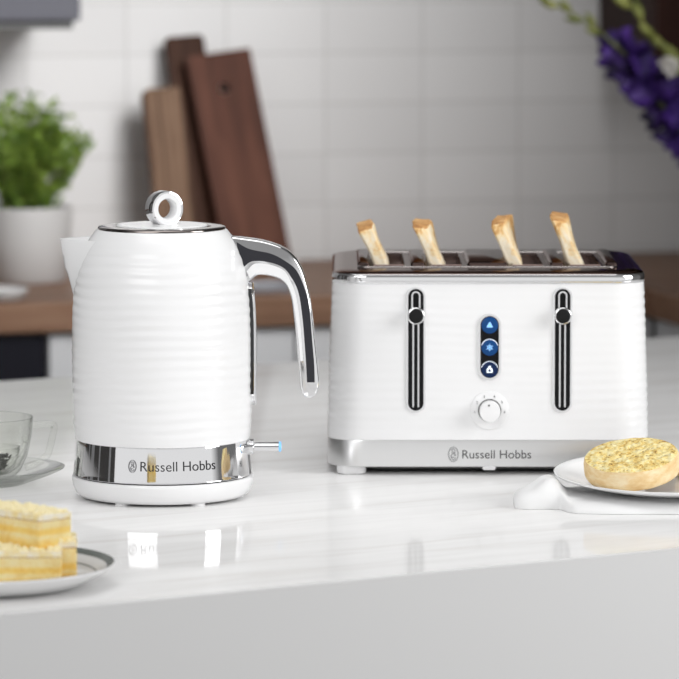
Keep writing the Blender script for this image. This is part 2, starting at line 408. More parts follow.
# ------------------------------------------------------------------ kitchen island (all other things stand on it)
IPH = R(31.2)
ie = Vector((-.2739, 3.4033, 0)); iu = Vector((math.cos(IPH), math.sin(IPH), 0)); inn = Vector((-math.sin(IPH), math.cos(IPH), 0))
isl = thing('kitchen_island', 'large white marble island with a plain grey-white front in the foreground', 'kitchen island', tuple(ie), (0, 0, IPH))
bm = bmesh.new(); box(bm, -1.3, 1.78, 0, 1.47, TOP-.002, TOP); obj('worktop', bm, M['marble'], isl, smooth=False)
M['island_front'] = mat('satin_white_panel', (.74, .74, .74), .5)
bm = bmesh.new(); box(bm, -1.3, 1.78, .0, 1.47, .08, TOP-.0021); obj('front_panel', bm, M['island_front'], isl, smooth=False)
bm = bmesh.new(); box(bm, -1.25, 1.73, .06, 1.41, 0, .08); obj('plinth', bm, M['island_front'], isl, smooth=False)

# ------------------------------------------------------------------ kettle
KP = .000978
KC = (-.1703, 4.0758)
kb = thing('power_stand', 'round white power stand under the kettle', 'kettle stand', (*KC, TOP))
bm = bmesh.new()
prof = [(.0745, .002), (.0800, .0028), (.0835, .006), (.0862, .0125), (.0872, .018), (.0871, .0205), (.0860, .0216), (.060, .0216)]
lathe(bm, prof, 96, cap0=True, cap1=True); obj('shell', bm, M['white_plastic'], kb)
for i in range(6):
    a = R(-90 + 30 + 60*i)
    bm = bmesh.new(); tube(bm, [(.071*math.cos(a), .071*math.sin(a), 0), (.071*math.cos(a), .071*math.sin(a), .004)], .0075, 16); obj('foot', bm, M['white_plastic'], kb, angle=40)
bm = bmesh.new(); lathe(bm, [(.070, .0212), (.0835, .0212), (.0835, .0226), (.070, .0226)], 96); obj('seam_gasket', bm, M['black_matte'], kb, angle=40)

kt = thing('kettle', 'white ribbed kettle with chrome handle, left of the toaster', 'kettle', (*KC, TOP + .0228))
zp = lambda y: (496 - y) * .000964 / .9935 - .0228      # outline height read against the kettle's axis
def ripple(amp, per, seed):
    def f(a, z):
        k = .55*math.sin(2*a + seed) + .35*math.sin(5*a + 1.7*seed + z*40)
        ph = 2*PI*z/per + k*1.5
        s = math.sin(ph); s = s*abs(s)**.1
        return amp * (s*(.75 + .35*math.sin(3*a + z*90 + seed)) )
    return f
kprof_px = [(86.2, 437), (87, 428), (87.6, 410), (88, 380), (88.2, 350), (88, 325), (87.3, 305), (85.6, 287), (83.2, 272), (80, 260), (76.2, 250), (71.6, 241), (67.5, 235), (64.4, 231), (62.6, 229.6)]
ks = smooth_path([Vector((r*KP, zp(y))) for r, y in kprof_px], 26)
rp = ripple(.00028, .0098, .6)
def krip(a, z):
    t0 = min(1, max(0, (z - zp(433))/.008)) * min(1, max(0, (zp(243) - z)/.010)); return rp(a, z)*t0
bm = bmesh.new(); lathe(bm, [(v.x, v.y) for v in ks], 160, krip, cap0=True, cap1=True)
obj('body', bm, M['white_plastic'], kt)
zb0, zb1 = 0.0, zp(437)
bm = bmesh.new(); rb = 86.6*KP
band = lambda z: rb - .0003 - .0015*(z/zb1*2 - 1)
lathe(bm, [(.080, zb0), (band(0)-.0006, zb0), (band(0), zb0+.0006), (band(.0012), .0012)] + [(band(zb1*k/8), zb1*k/8) for k in range(1, 8)] + [(band(zb1-.0012), zb1-.0012), (band(zb1), zb1-.0006), (band(zb1)-.0006, zb1), (.080, zb1)], 160, cap0=True, cap1=True)
bd = obj('base_band', bm, M['chrome'], kt, angle=25)
def kmap(x, z, o):
    a = -PI/2 + x / rb; r = band(z) + .0002 + o
    return (r*math.cos(a), r*math.sin(a), z)
xc = .0145
zt = (zb0+zb1)/2 - .0003
bm = text_bm('Russell Hobbs', .0115, kmap, 0, .0002, xc + 5.2*KP, zt, width=.0745, thin=-.00003); obj('lettering', bm, M['lettering'], bd, smooth=False)
bm = emblem_bm(.0078, .0118, kmap, .0002, xc - 41*KP, zt, .00045); obj('emblem', bm, M['lettering_grey'], bd, smooth=False)

# spout
bm = bmesh.new()
rings = []
zs0, zs1 = zp(303), zp(239.5)
def body_r(z):
    best = min(ks, key=lambda v: abs(v.y - z)); return best.x
NS = 22
for i in range(NS + 1):
    t_ = i/NS; z = zs0 + (zs1 - zs0)*t_
    tip = (84.8 + 10.7*min(1, t_/.55) + 7.2*max(0, (t_-.45)/.55))*KP
    rbz = body_r(z) - .002
    half = R(4 + 27*t_**.75)
    sx, sy = rbz*math.cos(half), rbz*math.sin(half)
    ring = []
    for k in range(13):
        u = k/12*2 - 1
        w = abs(u); rnd_ = (w*w/(2*.16) + .08) if w < .16 else w
        # straight sides with a softly rounded nose
        x = -(tip*(1-rnd_) + sx*rnd_); y = sy*u
        ring.append((x, y, z))
    rings.append(ring)
vs = loft(bm, rings, False, False, closed=False)
# inner lining of the open lip
inner = []
for k in range(13):
    x, y, z = rings[-1][k]; inner.append((x*.975 , y*.93, z - .0005))
deep = [(x*.93, y*.8, z - .006) for x, y, z in inner]
vi = [bm.verts.new(p) for p in inner]; vd = [bm.verts.new(p) for p in deep]
for k in range(12):
    bm.faces.new((vs[-1][k], vs[-1][k+1], vi[k+1], vi[k])); bm.faces.new((vi[k], vi[k+1], vd[k+1], vd[k]))
bm.faces.new(vd)
obj('spout', bm, M['white_plastic'], kt, angle=50)

# lid
ld = None
bm = bmesh.new(); z0 = zp(229.6)
lathe(bm, [(.057, z0-.002), (62.0*KP, z0-.0012), (62.6*KP, z0-.0004), (62.6*KP, z0+.0012), (61.8*KP, z0+.0022), (59*KP, z0+.0028), (52*KP, z0+.0031), (46*KP, z0+.0032), (44.6*KP, z0+.0020)], 128, cap0=True, cap1=True)
ld = obj('lid', bm, M['lid_chrome'], kt, angle=60)
bm = bmesh.new(); lathe(bm, [(45.0*KP, z0+.0015), (44.8*KP, z0+.0034), (43.2*KP, z0+.0042), (38*KP, z0+.0040), (20*KP, z0+.0043), (1e-4, z0+.0046)], 96, cap0=True, cap1=True)
obj('lid_inset', bm, M['white_plastic'], ld)
# ring knob: white ring with a chrome outer edge, turned a little
def ring_bm(prof, n=64):
    bm = bmesh.new(); rings = []
    for i in range(n):
        a = 2*PI*i/n; rings.append([(r*math.cos(a), y, r*math.sin(a)) for r, y in prof])
    loft(bm, rings + [rings[0]], False, False); bmesh.ops.remove_doubles(bm, verts=bm.verts, dist=1e-6); return bm
kz = z0 + .0042 + .0150; kr = (0, 0, R(30))
hw = .0072
ob = ring_bm([(.0095, -hw+.001), (.0102, -hw), (.0150, -hw), (.0158, -hw+.0012), (.0158, hw-.0012), (.0150, hw), (.0102, hw), (.0095, hw-.001)])
obj('lid_ring', ob, M['white_plastic'], ld, angle=50, loc=(.0026, 0, kz), rot=kr)
ob = ring_bm([(.0150, -hw-.0004), (.0166, -hw-.0002), (.0170, -hw+.001), (.0170, hw-.001), (.0166, hw+.0002), (.0150, hw+.0004)])
obj('ring_trim', ob, M['chrome'], ld, angle=50, loc=(.0026, 0, kz), rot=kr)

# handle: chrome loop with charcoal side grip
def kpt(x, y): return Vector(((x - 162.5)*KP, zp(y)))
outer = smooth_path([kpt(*p) for p in ((229, 236.5), (243, 238.3), (262, 241.3), (279, 246.8), (291, 255), (299.5, 268), (305, 285), (309, 305), (313, 340), (316, 368), (317, 382), (314.5, 392), (308, 397), (301, 394.5), (298, 386))], 6)
innr = smooth_path([kpt(*p) for p in ((298, 386), (296.5, 368), (294, 340), (291.3, 312), (288.5, 294), (282, 281.5), (270, 276), (257, 275), (249, 281), (243, 287))], 6)
loop = outer + innr[1:]
n = len(loop); ht = .0115
cen = []
bm = bmesh.new()
def inset(poly, d):
    out = []; m_ = len(poly)
    for i in range(m_):
        t_ = (poly[(i+1) % m_] - poly[i-1]).normalized(); out.append(poly[i] + Vector((t_.y, -t_.x))*d)
    return out
rings = []
for d, y in ((.0022, -ht), (.0009, -ht+.0008), (0, -ht+.003), (0, ht-.003), (.0009, ht-.0008), (.0022, ht)):
    rings.append([(p.x, y, p.y) for p in inset(loop, d)])
loft(bm, rings); hd = obj('handle', bm, M['chrome'], kt, angle=45)
# charcoal grip: the dark strip on both cheeks of the handle
gu = smooth_path([kpt(*p) for p in ((236, 242), (249, 249), (269.5, 253.5), (284, 261), (294.5, 270), (302, 286), (307, 306), (310, 340), (312, 365), (312.3, 381))], 6)
gl = smooth_path([kpt(*p) for p in ((304.8, 381), (304, 365), (302.3, 340), (300.5, 318), (297, 294), (291.5, 280), (283, 268), (269, 262), (252, 261), (244, 266), (240, 270))], 6)
for sgn in (-1, 1):
    bm = bmesh.new(); poly = [(p.x, p.y) for p in gu + gl]
    plate2d(bm, poly, ht - .002, ht + .0009, lambda x, z, o: (x, sgn*o, z)); obj('grip', bm, M['dark_grip'], hd, angle=30)
# pale inner cheek of the handle
cu_ = smooth_path([kpt(*p) for p in ((246, 271), (254, 263.5), (269, 264.5), (282, 270), (289, 281), (294, 295), (297.5, 318), (299.5, 340), (301, 360))], 6)
cl_ = smooth_path([kpt(*p) for p in ((298.3, 360), (296.6, 340), (293.8, 316), (290.5, 297), (284, 282), (271, 274.5), (257, 273), (249, 278))], 6)
for sgn in (-1, 1):
    bm = bmesh.new(); plate2d(bm, [(p.x, p.y) for p in cu_ + cl_], ht - .002, ht + .0005, lambda x, z, o: (x, sgn*o, z)); obj('inner_cheek', bm, M['white_plastic'], hd, angle=30)

# water window at the rear, under the handle
def wmap(rad):
    def f(x, z, o):
        a = x/rad; r = rad + o + (body_r(z) - 88.2*KP); return (r*math.cos(a), r*math.sin(a), z)
    return f
wz0, wz1 = zp(404), zp(283)
wm = wmap(88.2*KP)
def strip(bm, hw_, z0_, z1_, o0, o1):
    rings = []
    for i in range(25):
        z = z0_ + (z1_-z0_)*i/24
        e = min(1, (i+.4)/2.5, (24.4-i)/2.5)
        rings.append([wm(-hw_*e**.5, z, o0), wm(-hw_*e**.5, z, o1*.7), wm(-hw_*.6*e**.5, z, o1), wm(hw_*.6*e**.5, z, o1), wm(hw_*e**.5, z, o1*.7), wm(hw_*e**.5, z, o0)])
    loft(bm, rings)
bm = bmesh.new(); strip(bm, .013, wz0, wz1, -.003, .0048); wf = obj('water_window', bm, M['chrome'], kt, angle=50)
bm = bmesh.new()
for sgn in (-1,):
    rings = []
    for i in range(21):
        z = wz0 + .011 + (wz1 - wz0 - .016)*i/20
        rings.append([wm(-.0138, z, -.001), wm(-.0138, z, .0030), wm(-.009, z, .0042), wm(-.009, z, -.001)])
    loft(bm, rings)
obj('gauge_glass', bm, M['window_glass'], wf, angle=40)
# switch
zs = zp(446.5)
bm = bmesh.new()
rings = []
for x, w_, h_ in ((83*KP, .008, .0045), (90*KP, .008, .0045), (114*KP, .0078, .0046), (115.5*KP, .0072, .004)):
    rings.append([(x, yy, zs + zz) for yy, zz in [(p[0], p[1]) for p in [(w_*math.cos(t_)*(1 if abs(math.cos(t_)) < .7 else 1), h_*math.sin(t_)) for t_ in [2*PI*k/20 for k in range(20)]]]])
loft(bm, rings); sw = obj('switch', bm, M['chrome'], kt, angle=45)
bm = bmesh.new(); loft(bm, [[(x, w_*math.cos(2*PI*k/20), zs + h_*math.sin(2*PI*k/20)) for k in range(20)] for x, w_, h_ in ((114.6*KP, .0080, .0048), (116.0*KP, .0081, .0049), (116.8*KP, .0072, .0042))]); obj('switch_light', bm, M['blue_tip'], sw, angle=50)
bm = bmesh.new(); loft(bm, [[(x, s_*.011*math.cos(2*PI*k/20), zs + s_*.0075*math.sin(2*PI*k/20)) for k in range(20)] for x, s_ in ((82*KP, 1), (89.3*KP, 1), (90.2*KP, .86))]); obj('switch_collar', bm, M['chrome'], sw, angle=50)

# ------------------------------------------------------------------ toaster
TP = .000997
TX, TY = .1490, 4.362
to = thing('toaster', 'white four-slot toaster with chrome trim and two black lever tracks', 'toaster', (TX, TY, TOP))
HD = .142                                      # half depth at the foot
tz0, tz1 = .0352, .1915
def tw(z): t_ = (z - tz0)/(tz1 - tz0); return .3212 - .0095*t_ + .0012*math.sin(PI*t_)
def tdp(z): t_ = (z - tz0)/(tz1 - tz0); return 2*HD - .001 - .010*t_
def trip(x, y, z):
    k = .6*math.sin(x*14 + .5) + .4*math.sin(y*21) + .4*math.sin(x*33 - y*27 + z*30)
    ph = 2*PI*z/.0094 + k*1.6; s = math.sin(ph)
    e = min(1, max(0, (z - tz0 - .003)/.008)) * min(1, max(0, (tz1 - .004 - z)/.008))
    side = min(1, max(0, (abs(x) - .135)/.02))
    return .00050*s*(.17 + .50*side)*e*(.8 + .4*math.sin(x*25 + z*60))
bm = bmesh.new(); NZ = 130
loft(bm, [rr_ring(tw(z), tdp(z), .034, z, 12, 30, trip) for z in [tz0 + (tz1-tz0)*i/NZ for i in range(NZ+1)]])
obj('body', bm, M['white_plastic'], to)
# chrome foot band
bm = bmesh.new()
loft(bm, [rr_ring(w_, d_, r_, z, 12, 24) for w_, d_, r_, z in ((.3192, 2*HD-.004, .034, .0082), (.3222, 2*HD, .036, .0092), (.3227, 2*HD+.0006, .036, .034), (.3212, 2*HD-.0006, .0355, .0358))])
tb = obj('base_band', bm, M['brushed'], to, angle=40)
for sx in (-1, 1):
    for sy in (-1, 1):
        bm = bmesh.new(); loft(bm, [rr_ring(.030 - k, .040 - k, .009, z) for k, z in ((.004, 0), (.001, .0012), (0, .009))]); obj('foot', bm, M['white_plastic'], to, loc=(sx*.137, sy*.116, 0), angle=50)
bm = bmesh.new(); loft(bm, [rr_ring(.27, .235, .03, z, 6, 4) for z in (.0035, .0085)]); obj('underside', bm, M['grey_shadow'], to, angle=40)
def tface(z): return -(tdp(max(tz0, min(tz1, z)))/2)
def tmap(x, z, o): return (x, tface(z) - o, z)
bmap = lambda x, z, o: (x, -HD - .0004 - o, z)
# crumb tray catch under the band
bm = bmesh.new(); plate2d(bm, capsule(.004, .013, 8), .0, .002, lambda x, z, o: (z, -HD - o + .0006, .0078 + x)); obj('tray_catch', bm, M['chrome'], to, angle=40)
zl = .0215
bm = text_bm('Russell Hobbs', .0115, bmap, 0, .0002, (496.7-489)*TP, zl, width=.0685, thin=-.00003); obj('lettering', bm, M['lettering'], tb, smooth=False)
bm = emblem_bm(.0100, .0150, bmap, .0002, (453.3-489)*TP, zl, .00055); obj('emblem', bm, M['lettering_grey'], tb, smooth=False)

tzp = lambda y: (475 - y)*TP/.994
# top rim
bm = bmesh.new()
def rim_rings(prof):
    out = []
    for w_, d_, r_, z in prof:
        out.append(rr_ring(w_, d_, r_, z, 12, 20))
    return out
loft(bm, rim_rings(((.3105, .2735, .034, .1912), (.3125, .2755, .0345, .1920), (.3132, .2762, .035, .1950), (.3130, .2760, .035, .1980), (.3122, .2752, .0348, .1997), (.3104, .2736, .0344, .2008))), True, False); tr = obj('top_rim', bm, M['chrome'], to, angle=60)
bm = bmesh.new(); loft(bm, rim_rings(((.3104, .2736, .0344, .2008), (.3080, .2714, .034, .2015), (.3030, .2680, .033, .2023), (.2970, .2620, .032, .2030), (.2900, .2550, .030, .2034), (.2800, .2450, .027, .20365))), False, False); obj('top_bezel', bm, M['dark_chrome'], to, angle=60)
# deck with four slot openings, walls and racks
SL = (-.099, -.041, .041, .099); SW = .032; SD = .150; SY = .004
dz = .2036
bm = bmesh.new()
xs = [-.1402] + sorted([s + k*SW/2 for s in SL for k in (-1, 1)]) + [.1402]; ys = [-.1227, SY - SD/2, SY + SD/2, .1227]
g = {(i, j): bm.verts.new((x, y, dz)) for i, x in enumerate(xs) for j, y in enumerate(ys)}
for i in range(len(xs)-1):
    for j in range(3):
        if j == 1 and i in (1, 3, 5, 7): continue
        bm.faces.new((g[i, j], g[i+1, j], g[i+1, j+1], g[i, j+1]))
cr = [v for v in g.values() if abs(abs(v.co.x) - .1402) < 1e-5 and abs(abs(v.co.y) - .1227) < 1e-5]
bmesh.ops.bevel(bm, geom=cr, offset=.027, segments=8, profile=.5, affect='VERTICES')
obj('deck', bm, M['dark_chrome'], to, smooth=False)
for s in SL:
    bm = bmesh.new(); sl = [(s-SW/2, SY-SD/2), (s+SW/2, SY-SD/2), (s+SW/2, SY+SD/2), (s-SW/2, SY+SD/2)]
    lip = [[(s + (x-s)*k, SY + (y-SY)*kk, z) for x, y in sl] for k, kk, z in ((1.0, 1, dz+.0004), (.94, .985, dz+.0012), (.9, .975, dz-.002), (.9, .975, .10))]
    vs = loft(bm, lip, False, False); bm.faces.new(vs[-1])
    so = obj('bread_slot', bm, M['dark_chrome'], to, smooth=False)
    bm = bmesh.new(); box(bm, s-.009, s+.009, SY-.06, SY+.06, .128, .132)
    obj('bread_carriage', bm, M['steel'], so, smooth=False)
# raised rail round the slots
bm = bmesh.new()
fr = [rr_ring(w_, d_, r_, z, 8, 8) for w_, d_, r_, z in ((.262, .186, .012, dz-.001), (.262, .186, .012, dz+.0004), (.2605, .1845, .0115, dz+.0011), (.255, .179, .010, dz+.0009), (.252, .176, .009, dz-.001))]
loft(bm, fr, False, False); obj('slot_rail', bm, M['rail_chrome'], to, loc=(0, SY, 0), angle=50)
for x, w_ in ((-.125, .012), (-.070, .014), (0, .040), (.070, .014), (.125, .012)):
    bm = bmesh.new(); loft(bm, [rr_ring(w_, .158, .003, dz - .001), rr_ring(w_, .158, .003, dz+.0030), rr_ring(w_-.003, .152, .002, dz+.0046)]); obj('slot_divider', bm, M['dark_chrome'], to, loc=(x, SY, 0), angle=40)
# lever tracks
for cx in ((415.7-489)*TP, (562-489)*TP):
    zc = tzp((287+412)/2); hh = 125*TP
    bm = bmesh.new(); frame2d(bm, capsule(18.6*TP, hh, 14, cx, zc), capsule(15.4*TP, hh-3.2*TP, 14, cx, zc), -.002, .0016, tmap); lv = obj('lever_track', bm, M['chrome'], to, angle=50)
    bm = bmesh.new(); plate2d(bm, capsule(15.6*TP, hh-3*TP, 14, cx, zc), -.002, .0008, tmap); obj('track_panel', bm, M['black'], lv, angle=40)
    for dx in (-2.6, 2.6):
        bm = bmesh.new(); plate2d(bm, capsule(1.5*TP, 88*TP, 6, cx + dx*TP, tzp(363)), .0006, .0012, tmap); obj('guide_line', bm, M['chrome'], lv, angle=40)
    kn = tzp(315)
    bm = bmesh.new(); frame2d(bm, capsule(9*TP, 24*TP, 12, cx, tzp(303)), capsule(6*TP, 21*TP, 12, cx, tzp(303)), .0006, .004, tmap); le = obj('lever', bm, M['chrome'], to, angle=50)
    bm = bmesh.new()
    def disc(bm, r_, o0, o1, bev, cx=cx, cz=kn, n_=32):
        loft(bm, [[tmap(x, z, o) for x, z in circle(rr_, n_, cx, cz)] for rr_, o in ((r_, o0), (r_, o1-bev), (r_-bev*.4, o1-bev*.3), (r_-bev*1.2, o1))])
    disc(bm, 8.6*TP, .001, .012, .001); obj('lever_rim', bm, M['chrome'], le, angle=40)
    bm = bmesh.new(); disc(bm, 7.3*TP, .010, .0132, .0012); obj('lever_knob', bm, M['black_matte'], le, angle=40)
# button panel
cx = (489.3-489)*TP; zc = tzp(346.7); hh = 66*TP
bm = bmesh.new(); frame2d(bm, capsule(22.5*TP, hh, 16, cx, zc), capsule(18.4*TP, hh-4*TP, 16, cx, zc), -.002, .0018, tmap); bp = obj('button_panel', bm, M['chrome'], to, angle=50)
bm = bmesh.new(); plate2d(bm, capsule(18.6*TP, hh-3.8*TP, 16, cx, zc), -.002, .0008, tmap); obj('panel_face', bm, M['black'], bp, angle=40)
for k, (y, mm) in enumerate(((325, 'blue'), (347, 'blue'), (369, 'blue_dark'))):
    z = tzp(y)
    bm = bmesh.new(); loft(bm, [[tmap(a_, b__, o) for a_, b__ in circle(r_*TP, 32, cx, z)] for r_, o in ((8.3, .0006), (8.3, .0018), (7.6, .0023), (4, .0024))]); bt = obj('button', bm, M[mm], to, angle=40)
    if k: 
        bm = bmesh.new(); ribbon2d(bm, [(cx + 8.2*TP*math.cos(a_), z + 8.2*TP*math.sin(a_)) for a_ in [R(15 + 150*i/24) for i in range(25)]], .6*TP, .0022, tmap); obj('button_rim', bm, M['icon_white'], bt, smooth=False)
    bm = bmesh.new(); q = TP
    if k == 0:
        plate2d(bm, [(cx-3.0*q, z-2.2*q), (cx+3.0*q, z-2.2*q), (cx+2.8*q, z-1.0*q), (cx+.7*q, z+3*q), (cx-.7*q, z+3*q), (cx-2.8*q, z-1.0*q)], .002, .0028, tmap)
    elif k == 1:
        for j in range(3):
            a_ = PI/2 + j*PI/3; ribbon2d(bm, [(cx - 3.6*q*math.cos(a_), z - 3.6*q*math.sin(a_)), (cx + 3.6*q*math.cos(a_), z + 3.6*q*math.sin(a_))], .6*q, .0027 + j*.00003, tmap)
        ribbon2d(bm, circle(2.3*q, 6, cx, z), .6*q, .0028, tmap, True)
    else:
        frame2d(bm, [(cx-3*q, z-3.2*q), (cx+3*q, z-3.2*q), (cx+3*q, z+.6*q), (cx+1.3*q, z+2*q), (cx+1*q, z+3.8*q), (cx-1*q, z+3.8*q), (cx-1.3*q, z+2*q), (cx-3*q, z+.6*q)],
                [(cx-1.2*q, z-2.2*q), (cx+1.2*q, z-2.2*q), (cx+1.2*q, z-.4*q), (cx+.5*q, z+.2*q), (cx+.3*q, z+.4*q), (cx-.3*q, z+.4*q), (cx-.5*q, z+.2*q), (cx-1.2*q, z-.4*q)], .002, .0028, tmap)
    obj('icon', bm, M['icon_white' if k == 2 else 'icon'], bt, smooth=False)
# browning dial
cx = (489.5-489)*TP; z = tzp(410)
def discs(bm, spec):
    loft(bm, [[tmap(a_, b__, o) for a_, b__ in circle(r_*TP, 40, cx, z)] for r_, o in spec])
bm = bmesh.new(); discs(bm, ((19.6, -.001), (19.4, .0008), (18.8, .0013), (11.8, .0013), (11.4, .0005))); dl = obj('dial_plate', bm, M['white_plastic'], to, angle=40)
bm = bmesh.new(); discs(bm, ((11.5, .0004), (11.5, .0010), (9, .0010))); obj('dial_shadow_ring', bm, M['grey_shadow'], dl, angle=40)  # dark ring painted in for the shadow round the knob
bm = bmesh.new(); discs(bm, ((10.6, .0008), (10.4, .013), (9.9, .0142), (6, .0146))); kn = obj('dial_knob', bm, M['white_plastic'], to, angle=40)
bm = bmesh.new(); loft(bm, [[tmap(a_, b__, o) for a_, b__ in circle(.9*TP, 12, cx - 1.2*TP, z + 6.6*TP)] for o in (.0144, .0149)]); obj('dial_mark', bm, M['lettering'], kn, angle=40)
for d, a_ in zip('123456', (185, 147, 112, 72, 35, 355)):
    bm = text_bm(d, .0037, tmap, .0013, .0015, cx + 15*TP*math.cos(R(a_)), z + 15*TP*math.sin(R(a_)), thin=0); obj('numeral', bm, M['lettering'], dl, smooth=False)

# toast, one slice in each slot
def toast(i, s, topx, topy, botx, thick, twist, label):
    t_ = thing('toast_slice', label, 'toast', (TX + s, TY + SY, TOP + .1325), group='toast slices in the toaster')
    zt_ = .2036 + (264 - topy)*TP/.99 - .0045 - .1325      # local height of the top
    zd = dz - .1325
    xt = (topx - 339.5)*.00101 - TX - s; xb = (botx - 339.5)*.00101 - TX - s
    NU, NV, NT_ = 16, 22, 4
    bm = bmesh.new(); L = .052
    def pos(u, v, w):                           # u depth -1..1, v height 0..1, w thickness -1..1
        z = zt_*v
        yw = L*(1 - .10*max(0, v-.85)/.15)
        y = u*yw
        if z > zd: c = xb + (xt - xb)*((z - zd)/(zt_ - zd))
        else: c = xb*(z/zd)
        tw_ = twist*max(0, (z - zd)/(zt_-zd))
        th = thick/2*(1 - .18*abs(u)**6)*(1 - .17*math.sin(PI*min(1, max(0, (z - zd)/(zt_ - zd)*1.15))))*(1 + .10*noise.noise((u*1.5 + i*7, v*5, w)))
        x = c + w*th + tw_*y
        nzv = noise.noise((i*9 + u*2.2, v*4.5, w*.4))*.0016*(1 if z > zd - .01 else .3)
        return (x + nzv, y + noise.noise((v*6, w*2, i*3))*.0012, z - .0035*abs(u)**4*v + (.0018*noise.noise((u*3, w*1.5, i*5+2)) + .0016*w*(1 if i % 2 else -.6) + .0012*w*noise.noise((i*3.3, 1, 1)))*v)
    V = {}
    def vert(a, b, c):
        if (a, b, c) not in V: V[a, b, c] = bm.verts.new(pos(a/NU*2-1, b/NV, c/NT_*2-1))
        return V[a, b, c]
    def quad(f, n1, n2, mi):
        for p in range(n1):
            for q in range(n2):
                fc = bm.faces.new([vert(*f(*k)) for k in ((p, q), (p+1, q), (p+1, q+1), (p, q+1))]); fc.material_index = mi
    quad(lambda p, q: (p, q, 0), NU, NV, 0); quad(lambda p, q: (p, q, NT_), NU, NV, 0)
    quad(lambda p, q: (0, p, q), NV, NT_, 0); quad(lambda p, q: (NU, p, q), NV, NT_, 0)
    quad(lambda p, q: (p, 0, q), NU, NT_, 1); quad(lambda p, q: (p, NV, q), NU, NT_, 1)
    bmesh.ops.recalc_face_normals(bm, faces=bm.faces)
    o = obj('bread', bm, [M['toast'], M['toast_crust']], t_, angle=50)
    b = o.modifiers.new('bevel', 'BEVEL'); b.width = .0018; b.segments = 2; b.limit_method = 'ANGLE'; b.angle_limit = R(50)
toast(1, SL[0], 365, 222, 381, .0165, -.02, 'golden toast slice leaning in the toaster slot furthest from the flowers')
toast(2, SL[1], 423, 220, 437, .0180, .05, 'pale golden toast slice in the second slot, above the first lever track')
toast(3, SL[2], 504.5, 216, 516, .0160, .14, 'narrow twisted toast slice in the third slot, above the lit buttons')
toast(4, SL[3], 562, 213, 577, .0180, .06, 'tallest toast slice in the toaster slot nearest the flowers')

# ------------------------------------------------------------------ glass cup and saucer
sc_ = (-.3500, 4.165)
o_ = tag(thing('saucer', 'clear glass saucer under the glass teacup', 'saucer', (*sc_, TOP)), 'clear glass saucer under the glass teacup', 'saucer')
bm = bmesh.new(); lathe(bm, [(1e-4, .0), (.040, .0), (.046, .0025), (.066, .0095), (.079, .0155), (.0797, .0167), (.078, .0170), (.064, .0120), (.044, .0048), (1e-4, .0042)], 72, cap0=True, cap1=True); obj('dish', bm, M['glass'], o_)
cp = thing('teacup', 'clear glass teacup with an angular glass handle on the saucer', 'cup', (sc_[0], sc_[1], TOP + .0052))
bm = bmesh.new(); lathe(bm, [(1e-4, 0), (.026, 0), (.030, .002), (.036, .008), (.0425, .022), (.0465, .040), (.0478, .056), (.0474, .0568), (.0466, .056), (.0452, .040), (.0410, .023), (.034, .0105), (.026, .0050), (1e-4, .0045)], 72, cap0=True, cap1=True); obj('bowl', bm, M['glass'], cp)
hp = [(.0445, -.004, .049), (.058, -.005, .0505), (.0665, -.0055, .0500), (.0685, -.0056, .047), (.0645, -.0054, .030), (.0620, -.0053, .0225), (.0590, -.0052, .0195), (.050, -.0045, .0135), (.0405, -.004, .0105)]
bm = bmesh.new(); tube(bm, smooth_path([Vector(p) for p in hp], 5), .0033, 12); obj('handle', bm, M['glass'], cp)
CUPS = 1.07; cp.scale = (1.02, 1.02, CUPS)
inf = thing('tea_infuser', 'small glass infuser of dark tea leaves with a ball-topped stem inside the teacup', 'tea infuser', (sc_[0] + .0105, sc_[1] - .004, TOP + .0100))
bm = bmesh.new(); lathe(bm, [(1e-4, 0), (.012, .001), (.020, .007), (.0245, .017), (.0255, .027), (.0247, .027), (.0236, .017), (.0190, .008), (.011, .0022), (1e-4, .0014)], 48, cap0=True, cap1=True); obj('glass_bowl', bm, M['glass'], inf)
bm = bmesh.new()
for i in range(260):
    a = rnd.uniform(0, 2*PI); q = rnd.uniform(.002, .017); r_ = math.sqrt(rnd.random())*(.0085 + .75*q*.8); c = Vector((r_*math.cos(a), r_*math.sin(a), q + .002))
    d = Vector((rnd.uniform(-1, 1), rnd.uniform(-1, 1), rnd.uniform(-.5, .7))).normalized(); tube(bm, [c - d*.0025, c, c + d*.0025], [.0004, .0009, .0003], 5)
lf = obj('tea_leaves', bm, M['tea'], inf); lf['kind'] = 'stuff'
bm = bmesh.new(); tube(bm, [(.0235, -.004, .018), (.0285, -.008, .026), (.0315, -.010, .033)], [.0022, .0018, .0018], 10); 
sp = bmesh.ops.create_icosphere(bm, subdivisions=3, radius=.0045, matrix=Matrix.Translation((.0325, -.0108, .0365))); obj('stem', bm, M['glass'], inf)
# ------------------------------------------------------------------ cakes on the rimmed plate
pc = (-.2945, 3.549)
pt = thing('dinner_plate', 'white plate with a grey-green rim line holding the cakes', 'plate', (*pc, TOP))
PR = .1065
bm = bmesh.new(); lathe(bm, [(1e-4, .0015), (.064, .0015), (.065, 0), (.069, 0), (.071, .0015), (.084, .0035), (.092, .0085), (PR-.0006, .0172), (PR, .0184), (PR-.0012, .0190), (.0925, .0115), (.0885, .0080), (.084, .0062), (1e-4, .0055)], 128); obj('dish', bm, M['white_ceramic'], pt)
def rimz(r): return .0115 + (r - .0925)/(PR - .0012 - .0925)*(.0190 - .0115)
M['rim_green'] = mat('grey_green_glaze', (.17, .19, .18), .2)
bm = bmesh.new(); lathe(bm, [(r, rimz(r) + .0003) for r in (.0990, .1020, PR - .0014)], 128); obj('rim_band', bm, M['rim_green'], pt)
bm = bmesh.new(); lathe(bm, [(.0895, .00925), (.0903, .0099)], 128); obj('inner_line', bm, M['rim_green'], pt)

